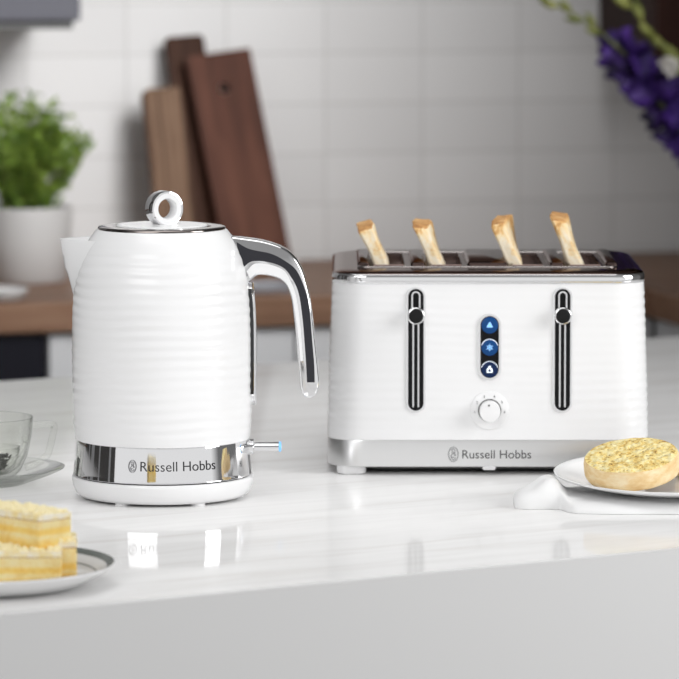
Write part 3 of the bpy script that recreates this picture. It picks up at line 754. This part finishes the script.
def cake(label, corner, ang, lx, ly, h, ztop, icing_h=.0045, seed=0):
    """bar of iced sponge; corner = its visible front upright edge; lx runs along ang, ly to its left"""
    t_ = thing('cake_slice', label, 'cake', (corner[0], corner[1], ztop - h), (0, 0, ang), group='iced cake bars on the plate')
    def slab(z0, z1, g, nx, ny, nz, amp):
        bm = bmesh.new(); V = {}
        def vert(i, j, k):
            if (i, j, k) not in V:
                p = Vector((-g + (lx+2*g)*i/nx, -g + (ly+2*g)*j/ny, z0 + (z1-z0)*k/nz))
                q = p*110 + Vector((seed*3.1, 0, 0)); p += Vector((noise.noise(q), noise.noise(q + Vector((9, 0, 0))), noise.noise(q + Vector((0, 9, 0))) * (k == nz or k == 0)*.6))*amp
                V[i, j, k] = bm.verts.new(p)
            return V[i, j, k]
        for A, Bn, f in ((nx, ny, lambda p, q: (p, q, 0)), (nx, ny, lambda p, q: (p, q, nz)), (nx, nz, lambda p, q: (p, 0, q)), (nx, nz, lambda p, q: (p, ny, q)), (ny, nz, lambda p, q: (0, p, q)), (ny, nz, lambda p, q: (nx, p, q))):
            for p in range(A):
                for q in range(Bn): bm.faces.new([vert(*f(*c)) for c in ((p, q), (p+1, q), (p+1, q+1), (p, q+1))])
        return bm
    nx, ny = max(4, int(lx/.0022)), max(4, int(ly/.0022))
    hs = h - icing_h - .0008
    obj('sponge', slab(0, hs, 0, nx, ny, 10, .0011), M['sponge'], t_, bevel=None, angle=60)
    obj('filling', slab(hs - .0002, hs + .0010, -.0002, nx, ny, 1, .0004), M['jam'], t_, angle=60)
    obj('icing', slab(hs + .0008, h, .0003, nx, ny, 3, .0011), M['icing'], t_, angle=60)
    bm = bmesh.new()
    for i in range(int(lx*ly*62000)):
        x, y = rnd.uniform(.002, lx-.002), rnd.uniform(.002, ly-.002)
        s = rnd.uniform(.0010, .0030); bmesh.ops.create_icosphere(bm, subdivisions=2, radius=s, matrix=Matrix.Translation((x, y, h + s*.35)) @ Matrix.Diagonal((1, rnd.uniform(.7, 1.2), rnd.uniform(.6, 1), 1)))
    c = obj('crumb_topping', bm, M['crumb'], t_); c['kind'] = 'stuff'
PB = TOP + .0060
cake('iced cake bar lying at the front of the plate, underneath another', (-.3345, 3.4930), R(1), .1040, .040, .0300, PB + .0300, seed=1)
cake('short end of a cake bar standing behind the other two, beside the bare plate rim', (-.2365, 3.5160), R(4), .0175, .046, .0350, PB + .0350, seed=2)
cake('iced cake bar resting on top of the lower bar, its corner towards us', (-.2490, 3.5010), R(44), .0350, .095, .0285, PB + .0588, seed=3)

# ------------------------------------------------------------------ napkin, plate and crumpets
nk = bmesh.new(); NU, NV = 90, 44; top = []; x0, x1 = .1655, .475
for i in range(NU + 1):
    u = i/NU; x = x0 + (x1-x0)*u; d = x - x0
    q = min(1, max(0, (d-.040)/.014)); q = q*q*(3-2*q)
    yf = 3.990 - .006*min(1, d/.012)**.6 - .026*q - .007*min(1, max(0, (d-.055)/.05)) + .0015*math.sin(d*60)
    yb = 4.030 + .030*min(1, d/.03)**.8 + .13*min(1, max(0, (d-.03)/.12))
    row = []
    for j in range(NV + 1):
        v = j/NV*2 - 1; y = (yf+yb)/2 + v*(yb-yf)/2
        edge = max(0, 1 - abs(v)**7)**.5; dome = max(0, 1 - abs(v)**2.4)**.7
        h = .0082*min(1, (d+.008)/.012)**.5*edge
        bx = math.exp(-((x-.198)/.0195)**2)
        h += (.0178*bx + .004*math.exp(-((x-.173)/.010)**2))*dome*(1 - q*.75)
        fold = math.sin((x*1.25 - (y-3.98)*1.1)*150 + 1.5*noise.noise((x*18, y*18, 2)))
        h += .0013*fold*min(1, d/.02)*math.exp(-((x-.197)/.03)**2)*dome
        h += .0010*noise.noise((x*26, y*26, 1))*edge
        edge = 1
        row.append((x, y, TOP + .0004 + max(.0004, h*edge)))
    top.append(row)
tv = [[nk.verts.new(p) for p in r] for r in top]; bv = [[nk.verts.new((p[0], p[1], TOP + .0002)) for p in r] for r in top]
for i in range(NU):
    for j in range(NV):
        nk.faces.new((tv[i][j], tv[i+1][j], tv[i+1][j+1], tv[i][j+1])); nk.faces.new((bv[i][j], bv[i+1][j], bv[i+1][j+1], bv[i][j+1]))
for i in range(NU):
    for j in (0, NV): nk.faces.new((tv[i][j], tv[i+1][j], bv[i+1][j], bv[i][j]))
for j in range(NV):
    for i in (0, NU): nk.faces.new((tv[i][j], tv[i][j+1], bv[i][j+1], bv[i][j]))
tag(obj('napkin', nk, M['linen']), 'white folded cotton napkin bunched under the crumpet plate', 'napkin')

sp_ = thing('side_plate', 'plain white side plate on the napkin holding the crumpets', 'plate', (.3180, 4.062, TOP + .0128), (R(2.6), R(.0), 0))
SR = .1125
bm = bmesh.new(); lathe(bm, [(1e-4, .001), (.060, .001), (.061, -.0015), (.065, -.0015), (.067, .001), (.085, .0035), (.104, .0085), (SR-.0008, .0115), (SR, .0126), (SR-.0014, .0132), (.104, .0110), (.088, .0068), (.072, .0048), (1e-4, .0042)], 128); obj('dish', bm, M['white_ceramic'], sp_)

def crumpet(label, loc, rot, seed, r=.0458, h=.0205):
    t_ = thing('crumpet', label, 'crumpet', loc, rot, 'toasted crumpets on the side plate')
    n = 96
    def rr(a): return 1 + .018*noise.noise((math.cos(a)*1.3 + seed, math.sin(a)*1.3, 0))
    def ring(rad, z, f=1.0): return [(rad*rr(2*PI*i/n)*math.cos(2*PI*i/n), rad*rr(2*PI*i/n)*math.sin(2*PI*i/n), z + f*.0007*noise.noise((math.cos(2*PI*i/n)*3, math.sin(2*PI*i/n)*3, seed + z*80))) for i in range(n)]
    prof = [(.0, .0008), (r*.6, .0003), (r*.90, .0), (r*.965, .0012), (r*.995, .0045), (r*1.004, .0085), (r*1.0, h-.0055), (r*.985, h-.0022), (r*.962, h-.0006)]
    bm = bmesh.new(); rings = [ring(a, z) for a, z in prof[1:]]; vs = loft(bm, rings, True, False)
    obj('body', bm, M['crumpet_side'], t_)
    bm = bmesh.new(); K = 34; rings = []
    for k in range(K):
        q = 1 - k/K; rad = r*.962*q + 1e-5
        rg = []
        for i in range(n):
            a = 2*PI*i/n; x, y = rad*rr(a)*math.cos(a), rad*rr(a)*math.sin(a)
            z = h - .0006 + .0020*(1-q**6)
            e = min(1, (1-q)*7)
            pits = noise.voronoi((x*165 + seed*5, y*165, seed))[0][0]
            z += 1.25*e*(.0011*noise.noise((x*170, y*170, seed)) + .0012*noise.noise((x*60, y*60, seed+4)) - .0026*max(0, .34 - pits)/.34)
            if k == 0: z = h - .0006 + .0007*noise.noise((math.cos(a)*3, math.sin(a)*3, seed + (h-.0006)*80))
            rg.append((x, y, z))
        rings.append(rg)
    loft(bm, rings, False, True); obj('toasted_top', bm, M['crumpet_top'], t_)
crumpet('whole toasted crumpet tilted towards us on the side plate, in front', (.2790, 4.0270, TOP + .0275), (R(11), R(-10.5), R(20)), 1)
crumpet('second crumpet mostly hidden behind the tilted one at the picture edge', (.3680, 4.0750, TOP + .0185), (R(2.6), 0, R(80)), 2, h=.018)

# ------------------------------------------------------------------ background: boards, plant, dishes, flowers
def board(name, label, s, t_, roll, lean, w, h, th, m, hole=None, clip=0, rad=.004):
    bm = bmesh.new(); poly = []
    c0 = clip
    def corner(cx, cz, a0, r_):
        for i in range(5): a = a0 + PI/2*i/4; poly.append((cx + r_*math.cos(a), cz + r_*math.sin(a)))
    corner(w-rad, h-rad, 0, rad); corner((c0 or rad), h-(c0 or rad), PI/2, c0 or rad); corner(rad, rad, PI, rad); corner(w-rad, rad, 1.5*PI, rad)
    if hole:
        n_ = 20; hc = circle(hole[2], n_, hole[0], hole[1])
        va = []
        for y in (-th/2, th/2):
            o_ = [bm.verts.new((x, y, z)) for x, z in poly]; i_ = [bm.verts.new((x, y, z)) for x, z in hc]
            eo = [bm.edges.new((o_[k], o_[(k+1) % len(o_)])) for k in range(len(o_))]; ei = [bm.edges.new((i_[k], i_[(k+1) % n_])) for k in range(n_)]
            bmesh.ops.triangle_fill(bm, edges=eo + ei, use_beauty=True); va.append((o_, i_))
        for k in range(len(poly)): j = (k+1) % len(poly); bm.faces.new((va[0][0][k], va[0][0][j], va[1][0][j], va[1][0][k]))
        for k in range(n_): j = (k+1) % n_; bm.faces.new((va[0][1][k], va[0][1][j], va[1][1][j], va[1][1][k]))
    else: plate2d(bm, poly, -th/2, th/2, lambda x, z, o: (x, o, z))
    o = obj(name, bm, m, smooth=False)
    low = min((x*math.sin(R(roll)) + z*math.cos(R(roll))) for x, z in poly)*math.cos(R(lean)) - th/2*math.sin(R(lean))
    o.matrix_world = Matrix.Translation(B(s, t_, TOP - low + .0003)) @ Matrix.Rotation(PH, 4, 'Z') @ Matrix.Rotation(R(-lean), 4, 'X') @ Matrix.Rotation(R(-roll), 4, 'Y')
    return tag(o, label, 'cutting board', 'wooden boards leaning on the tiles')
board('cutting_board', 'large reddish walnut board with a round hanging hole, tilted against the tiles', -.0610, .445, 7.6, 15, .1035, .335, .016, M['board_walnut'], hole=(.051, .278, .0085))
board('cutting_board', 'tall narrow dark board, the highest one, behind the other two boards', -.105, .487, 4.0, 13, .062, .361, .014, M['board_dark'], rad=.008)
board('cutting_board', 'small streaked two-tone board, shortest of the three wooden boards', -.163, .455, 3.0, 13, .062, .281, .014, M['board_streak'], clip=.012)

pp = thing('potted_plant', 'bushy green herb in a white pot on the wooden worktop', 'plant', (-.4640, 6.350, TOP))
bm = bmesh.new(); lathe(bm, [(1e-4, 0), (.052, 0), (.056, .003), (.0625, .06), (.0665, .110), (.0660, .1125), (.0625, .1125), (.060, .100), (1e-4, .098)], 64); pot = obj('pot', bm, M['pot'], pp, angle=60)
bm = bmesh.new(); lathe(bm, [(1e-4, .1005), (.0595, .1000), (.0605, .098)], 32); obj('soil', bm, M['soil'], pp)
bm = bmesh.new()
for i in range(26):
    a = rnd.uniform(0, 2*PI); q = rnd.uniform(.2, 1)
    tube(bm, smooth_path([Vector((.018*math.cos(a)*q, .018*math.sin(a)*q, .095)), Vector((.028*math.cos(a)*q, .028*math.sin(a)*q, .14)), Vector((.065*math.cos(a)*q, .065*math.sin(a)*q, .20 + .03*(1-q)))], 3), .0017, 5)
obj('stems', bm, M['leaf_dark'], pp)
bm = bmesh.new()
for i in range(3300):
    a = rnd.uniform(0, 2*PI); u = rnd.uniform(-.95, 1)*(1 if rnd.random() < .8 else .3); q = rnd.random()**.45
    rad = math.sqrt(max(0, 1-u*u)) if u > 0 else (1 + u*.55)
    lump = 1.02 + .42*noise.noise((math.cos(a)*2.1, math.sin(a)*2.1, u*2.4)) + (.22 if rnd.random() < .06 else 0)
    c = Vector((.080*rad*q*math.cos(a)*lump, .080*rad*q*math.sin(a)*lump, .190 + (.078 if u > 0 else .080)*u*(q if u > 0 else 1)*lump))
    d = (Vector((math.cos(a), math.sin(a), .5)) + Vector((rnd.uniform(-1, 1), rnd.uniform(-1, 1), rnd.uniform(-1, 1)))*.8).normalized()
    w_ = d.cross(Vector((rnd.uniform(-1, 1), rnd.uniform(-1, 1), rnd.uniform(.2, 1)))).normalized(); L = rnd.uniform(.005, .009)
    vv = [bm.verts.new(c + d*x*L + w_*y*L) for x, y in ((-1, 0), (-.2, -.48), (.5, -.36), (1, 0), (.5, .36), (-.2, .48))]
    bm.faces.new(vv)
fo = obj('foliage', bm, M['leaf'], pp, smooth=False)

ds = thing('glass_dish', 'small pale glass dish on the wooden worktop in front of the plant pot', 'dish', (-.4800, 6.055, TOP))
bm = bmesh.new(); lathe(bm, [(1e-4, 0), (.026, 0), (.030, .003), (.036, .012), (.0385, .0175), (.0372, .0175), (.034, .012), (.028, .0045), (1e-4, .004)], 48, cap0=True, cap1=True)
M['pale_glass'] = mat('frosted_pale_glass', (.8, .8, .8), .15, trans=.35); obj('dish', bm, M['pale_glass'], ds)
bm = bmesh.new(); loft(bm, [rr_ring(.085*k, .10*k, .012, z, 6, 4) for k, z in ((.93, 0), (.99, .004), (1, .0085), (.96, .0085), (.94, .003))]); tr_ = obj('grey_tray', bm, mat('grey_enamel', (.30, .31, .34), .35), angle=50, loc=(-.1075, 6.215, TOP), rot=(0, 0, PH))
tag(tr_, 'small low grey tray on the wooden worktop, seen through the kettle handle', 'tray')

# gladioli in a vase beyond the right edge of the photo
VX, VY = .602, 5.95
vs_ = thing('flower_vase', 'white vase beyond the picture edge that holds the flower spikes', 'vase', (VX, VY, TOP))
bm = bmesh.new(); lathe(bm, [(1e-4, 0), (.040, 0), (.044, .004), (.052, .05), (.048, .10), (.036, .13), (.034, .15), (.040, .165), (.037, .165), (.031, .15), (.033, .13), (.044, .10), (.047, .05), (.040, .008), (1e-4, .006)], 56); obj('vessel', bm, M['white_ceramic'], vs_)

def petal(bm, c, d, side, L, W, curl):
    nrm = d.cross(side).normalized(); rows = []
    for i in range(6):
        t_ = i/5; w = W*math.sin(PI*min(1, t_*.85 + .12))**.8
        p = c + d*L*t_ + nrm*curl*L*t_*t_
        rows.append([bm.verts.new(p + side*w*k + nrm*(-.25*w*(1-k*k)) + nrm*.06*L*math.sin(t_*9 + k*5)) for k in (-1, -.5, 0, .5, 1)])
    for a, b in zip(rows, rows[1:]):
        for k in range(4): bm.faces.new((a[k], a[k+1], b[k+1], b[k]))
def spike(label, pts, floret_t, bud_t, mats, size, bsize=.012):
    """one flower stalk out of the vase: stem, open florets, buds towards the tip"""
    path = smooth_path([Vector(p) for p in pts], 10); base = path[0]
    t_ = thing('flower_spike', label, 'flower', tuple(base), group='flower spikes in the vase')
    loc = [p - base for p in path]; n = len(loc)
    bm = bmesh.new(); tube(bm, loc, [.0042 - .0026*i/n for i in range(n)], 8); obj('stem', bm, M['bud'], t_)
    for k, ft in enumerate(floret_t):
        i = min(n-2, int(ft*(n-1))); p = loc[i]; tan = (loc[i+1]-loc[i]).normalized()
        a = k*2.4; o_ = tan.orthogonal().normalized(); o_ = Matrix.Rotation(a, 3, tan) @ o_
        ax = (o_ + tan*.55).normalized(); bm = bmesh.new()
        for j in range(6):
            s1 = ax.orthogonal().normalized(); s1 = Matrix.Rotation(2*PI*j/6 + k, 3, ax) @ s1
            d = (ax*.75 + s1*.72).normalized(); side = ax.cross(s1).normalized()
            petal(bm, p + ax*.006, d, side, size*rnd.uniform(.85, 1.15), size*.34, rnd.uniform(-.15, .35))
        obj('floret', bm, M[mats[k % len(mats)]], t_)
    for k, ft in enumerate(bud_t):
        i = min(n-2, int(ft*(n-1))); p = loc[i]; tan = (loc[i+1]-loc[i]).normalized(); o_ = Matrix.Rotation(k*2.7, 3, tan) @ tan.orthogonal().normalized()
        bm = bmesh.new(); d = (tan + o_*.5).normalized(); tube(bm, [p, p + d*bsize*.5, p + d*bsize*1.1, p + d*bsize*1.9], [.0018, bsize*.40, bsize*.36, .0008], 8); obj('bud', bm, M['bud'], t_)
VM = Vector((VX, VY, TOP + .02))
spike('violet flower spike leaning left out of the vase, green buds at its tip', [VM, (.575, 5.93, 1.05), (.530, 5.94, 1.095), (.492, 5.95, 1.130), (.440, 5.955, 1.195), (.395, 5.955, 1.255), (.345, 5.96, 1.297), (.285, 5.96, 1.330)],
      [.36 + .0185*k for k in range(21)], [.80, .84, .88, .92, .96, .99], ['petal', 'petal_dark', 'petal', 'petal'], .036, .014)
spike('green budded flower spike arching over the violet blooms at the top edge', [VM, (.590, 5.91, 1.07), (.545, 5.90, 1.17), (.490, 5.90, 1.220), (.445, 5.90, 1.265), (.385, 5.90, 1.345)],
      [], [.55, .60, .65, .70, .75, .80, .85, .9, .95], ['petal'], .03, .017)
spike('dark violet flower spike at the right edge with one white bloom above it', [VM, (.585, 5.97, 1.04), (.555, 5.98, 1.08), (.525, 5.985, 1.12), (.495, 5.99, 1.165), (.462, 5.99, 1.225)],
      [.45 + .035*k for k in range(15)], [], ['petal_dark', 'petal', 'petal_dark'], .036)
spike('white bloom on a short stalk at the right picture edge among violet flowers', [VM, (.595, 5.88, 1.09), (.545, 5.86, 1.18), (.500, 5.86, 1.235), (.456, 5.86, 1.254)], [.97], [], ['petal_white'], .026)

# ------------------------------------------------------------------ light, world, camera
def area(name, loc, target, sx, sy, power, color=(1, 1, 1), spread=180):
    l = bpy.data.lights.new(name, 'AREA'); l.shape = 'RECTANGLE'; l.size = sx; l.size_y = sy; l.energy = power; l.color = color; l.spread = R(spread)
    o = bpy.data.objects.new(name, l); link(o); o.location = loc
    o.rotation_euler = (Vector(target) - Vector(loc)).to_track_quat('-Z', 'Y').to_euler(); return o
area('softbox_right', (1.9, 3.4, 1.7), (.15, 4.1, 1.0), .9, 1.2, 7.2, spread=90)
area('softbox_top', (-.1, 4.2, 2.6), (-.05, 4.2, .9), 2.0, 1.6, 5.5, spread=80)
area('softbox_front', (-.9, 2.45, 1.95), (-.1, 4.12, 1.0), 1.4, .9, 2.4, spread=70)
area('wall_pool_light', (.6, 4.6, 2.3), (-.55, 6.6, 1.25), .9, .9, 5.0, (1, .995, .99), spread=44)  # lamp added to make the bright pool on the tiles; no window there
w = bpy.data.worlds.new('world'); scn.world = w; w.use_nodes = True
nt = w.node_tree; bg = nt.nodes['Background']; bg.inputs[1].default_value = 1.28
def wn(typ, **kw):
    n_ = nt.nodes.new(typ)
    for k, v in kw.items(): setattr(n_, k, v)
    return n_
def wramp(src, stops):
    r_ = wn('ShaderNodeValToRGB'); nt.links.new(src, r_.inputs[0]); el = r_.color_ramp.elements
    while len(el) < len(stops): el.new(.5)
    for e, (p, c) in zip(el, stops): e.position = p; e.color = (c, c, c, 1)
    return r_.outputs[0]
tc = wn('ShaderNodeTexCoord'); sx = wn('ShaderNodeSeparateXYZ'); nt.links.new(tc.outputs['Generated'], sx.inputs[0])
mx = wn('ShaderNodeMath', operation='MULTIPLY_ADD'); nt.links.new(sx.outputs['Y'], mx.inputs[0]); mx.inputs[1].default_value = .5; mx.inputs[2].default_value = .5
mz = wn('ShaderNodeMath', operation='MULTIPLY_ADD'); nt.links.new(sx.outputs['Z'], mz.inputs[0]); mz.inputs[1].default_value = .5; mz.inputs[2].default_value = .5
a_ = wramp(mx.outputs[0], [(.0, 1), (.32, 1), (.42, .10), (1, .10)])          # glow added behind the camera for the chrome to mirror
b_ = wramp(mz.outputs[0], [(.30, .2), (.40, .6), (.55, .6), (.66, .18), (1, .15)])
mm = wn('ShaderNodeMath', operation='MULTIPLY'); nt.links.new(a_, mm.inputs[0]); nt.links.new(b_, mm.inputs[1])
ad = wn('ShaderNodeMath', operation='ADD'); nt.links.new(mm.outputs[0], ad.inputs[0]); ad.inputs[1].default_value = .07
nt.links.new(ad.outputs[0], bg.inputs[0])

cd = bpy.data.cameras.new('camera'); cam = bpy.data.objects.new('camera', cd); link(cam)
cam.location = (0, 0, 1.48); cam.rotation_euler = (R(84), 0, 0)
cd.sensor_width = 36; cd.lens = 4270/679*36; cd.clip_start = .05; cd.clip_end = 50
cd.dof.use_dof = True; cd.dof.focus_distance = 4.03; cd.dof.aperture_fstop = 8.5
scn.camera = cam
scn.view_settings.view_transform = 'Standard'; scn.view_settings.look = 'None'; scn.view_settings.exposure = 0
scn.cycles.max_bounces = 10; scn.cycles.transparent_max_bounces = 40; scn.cycles.transmission_bounces = 10; scn.cycles.sample_clamp_indirect = 6
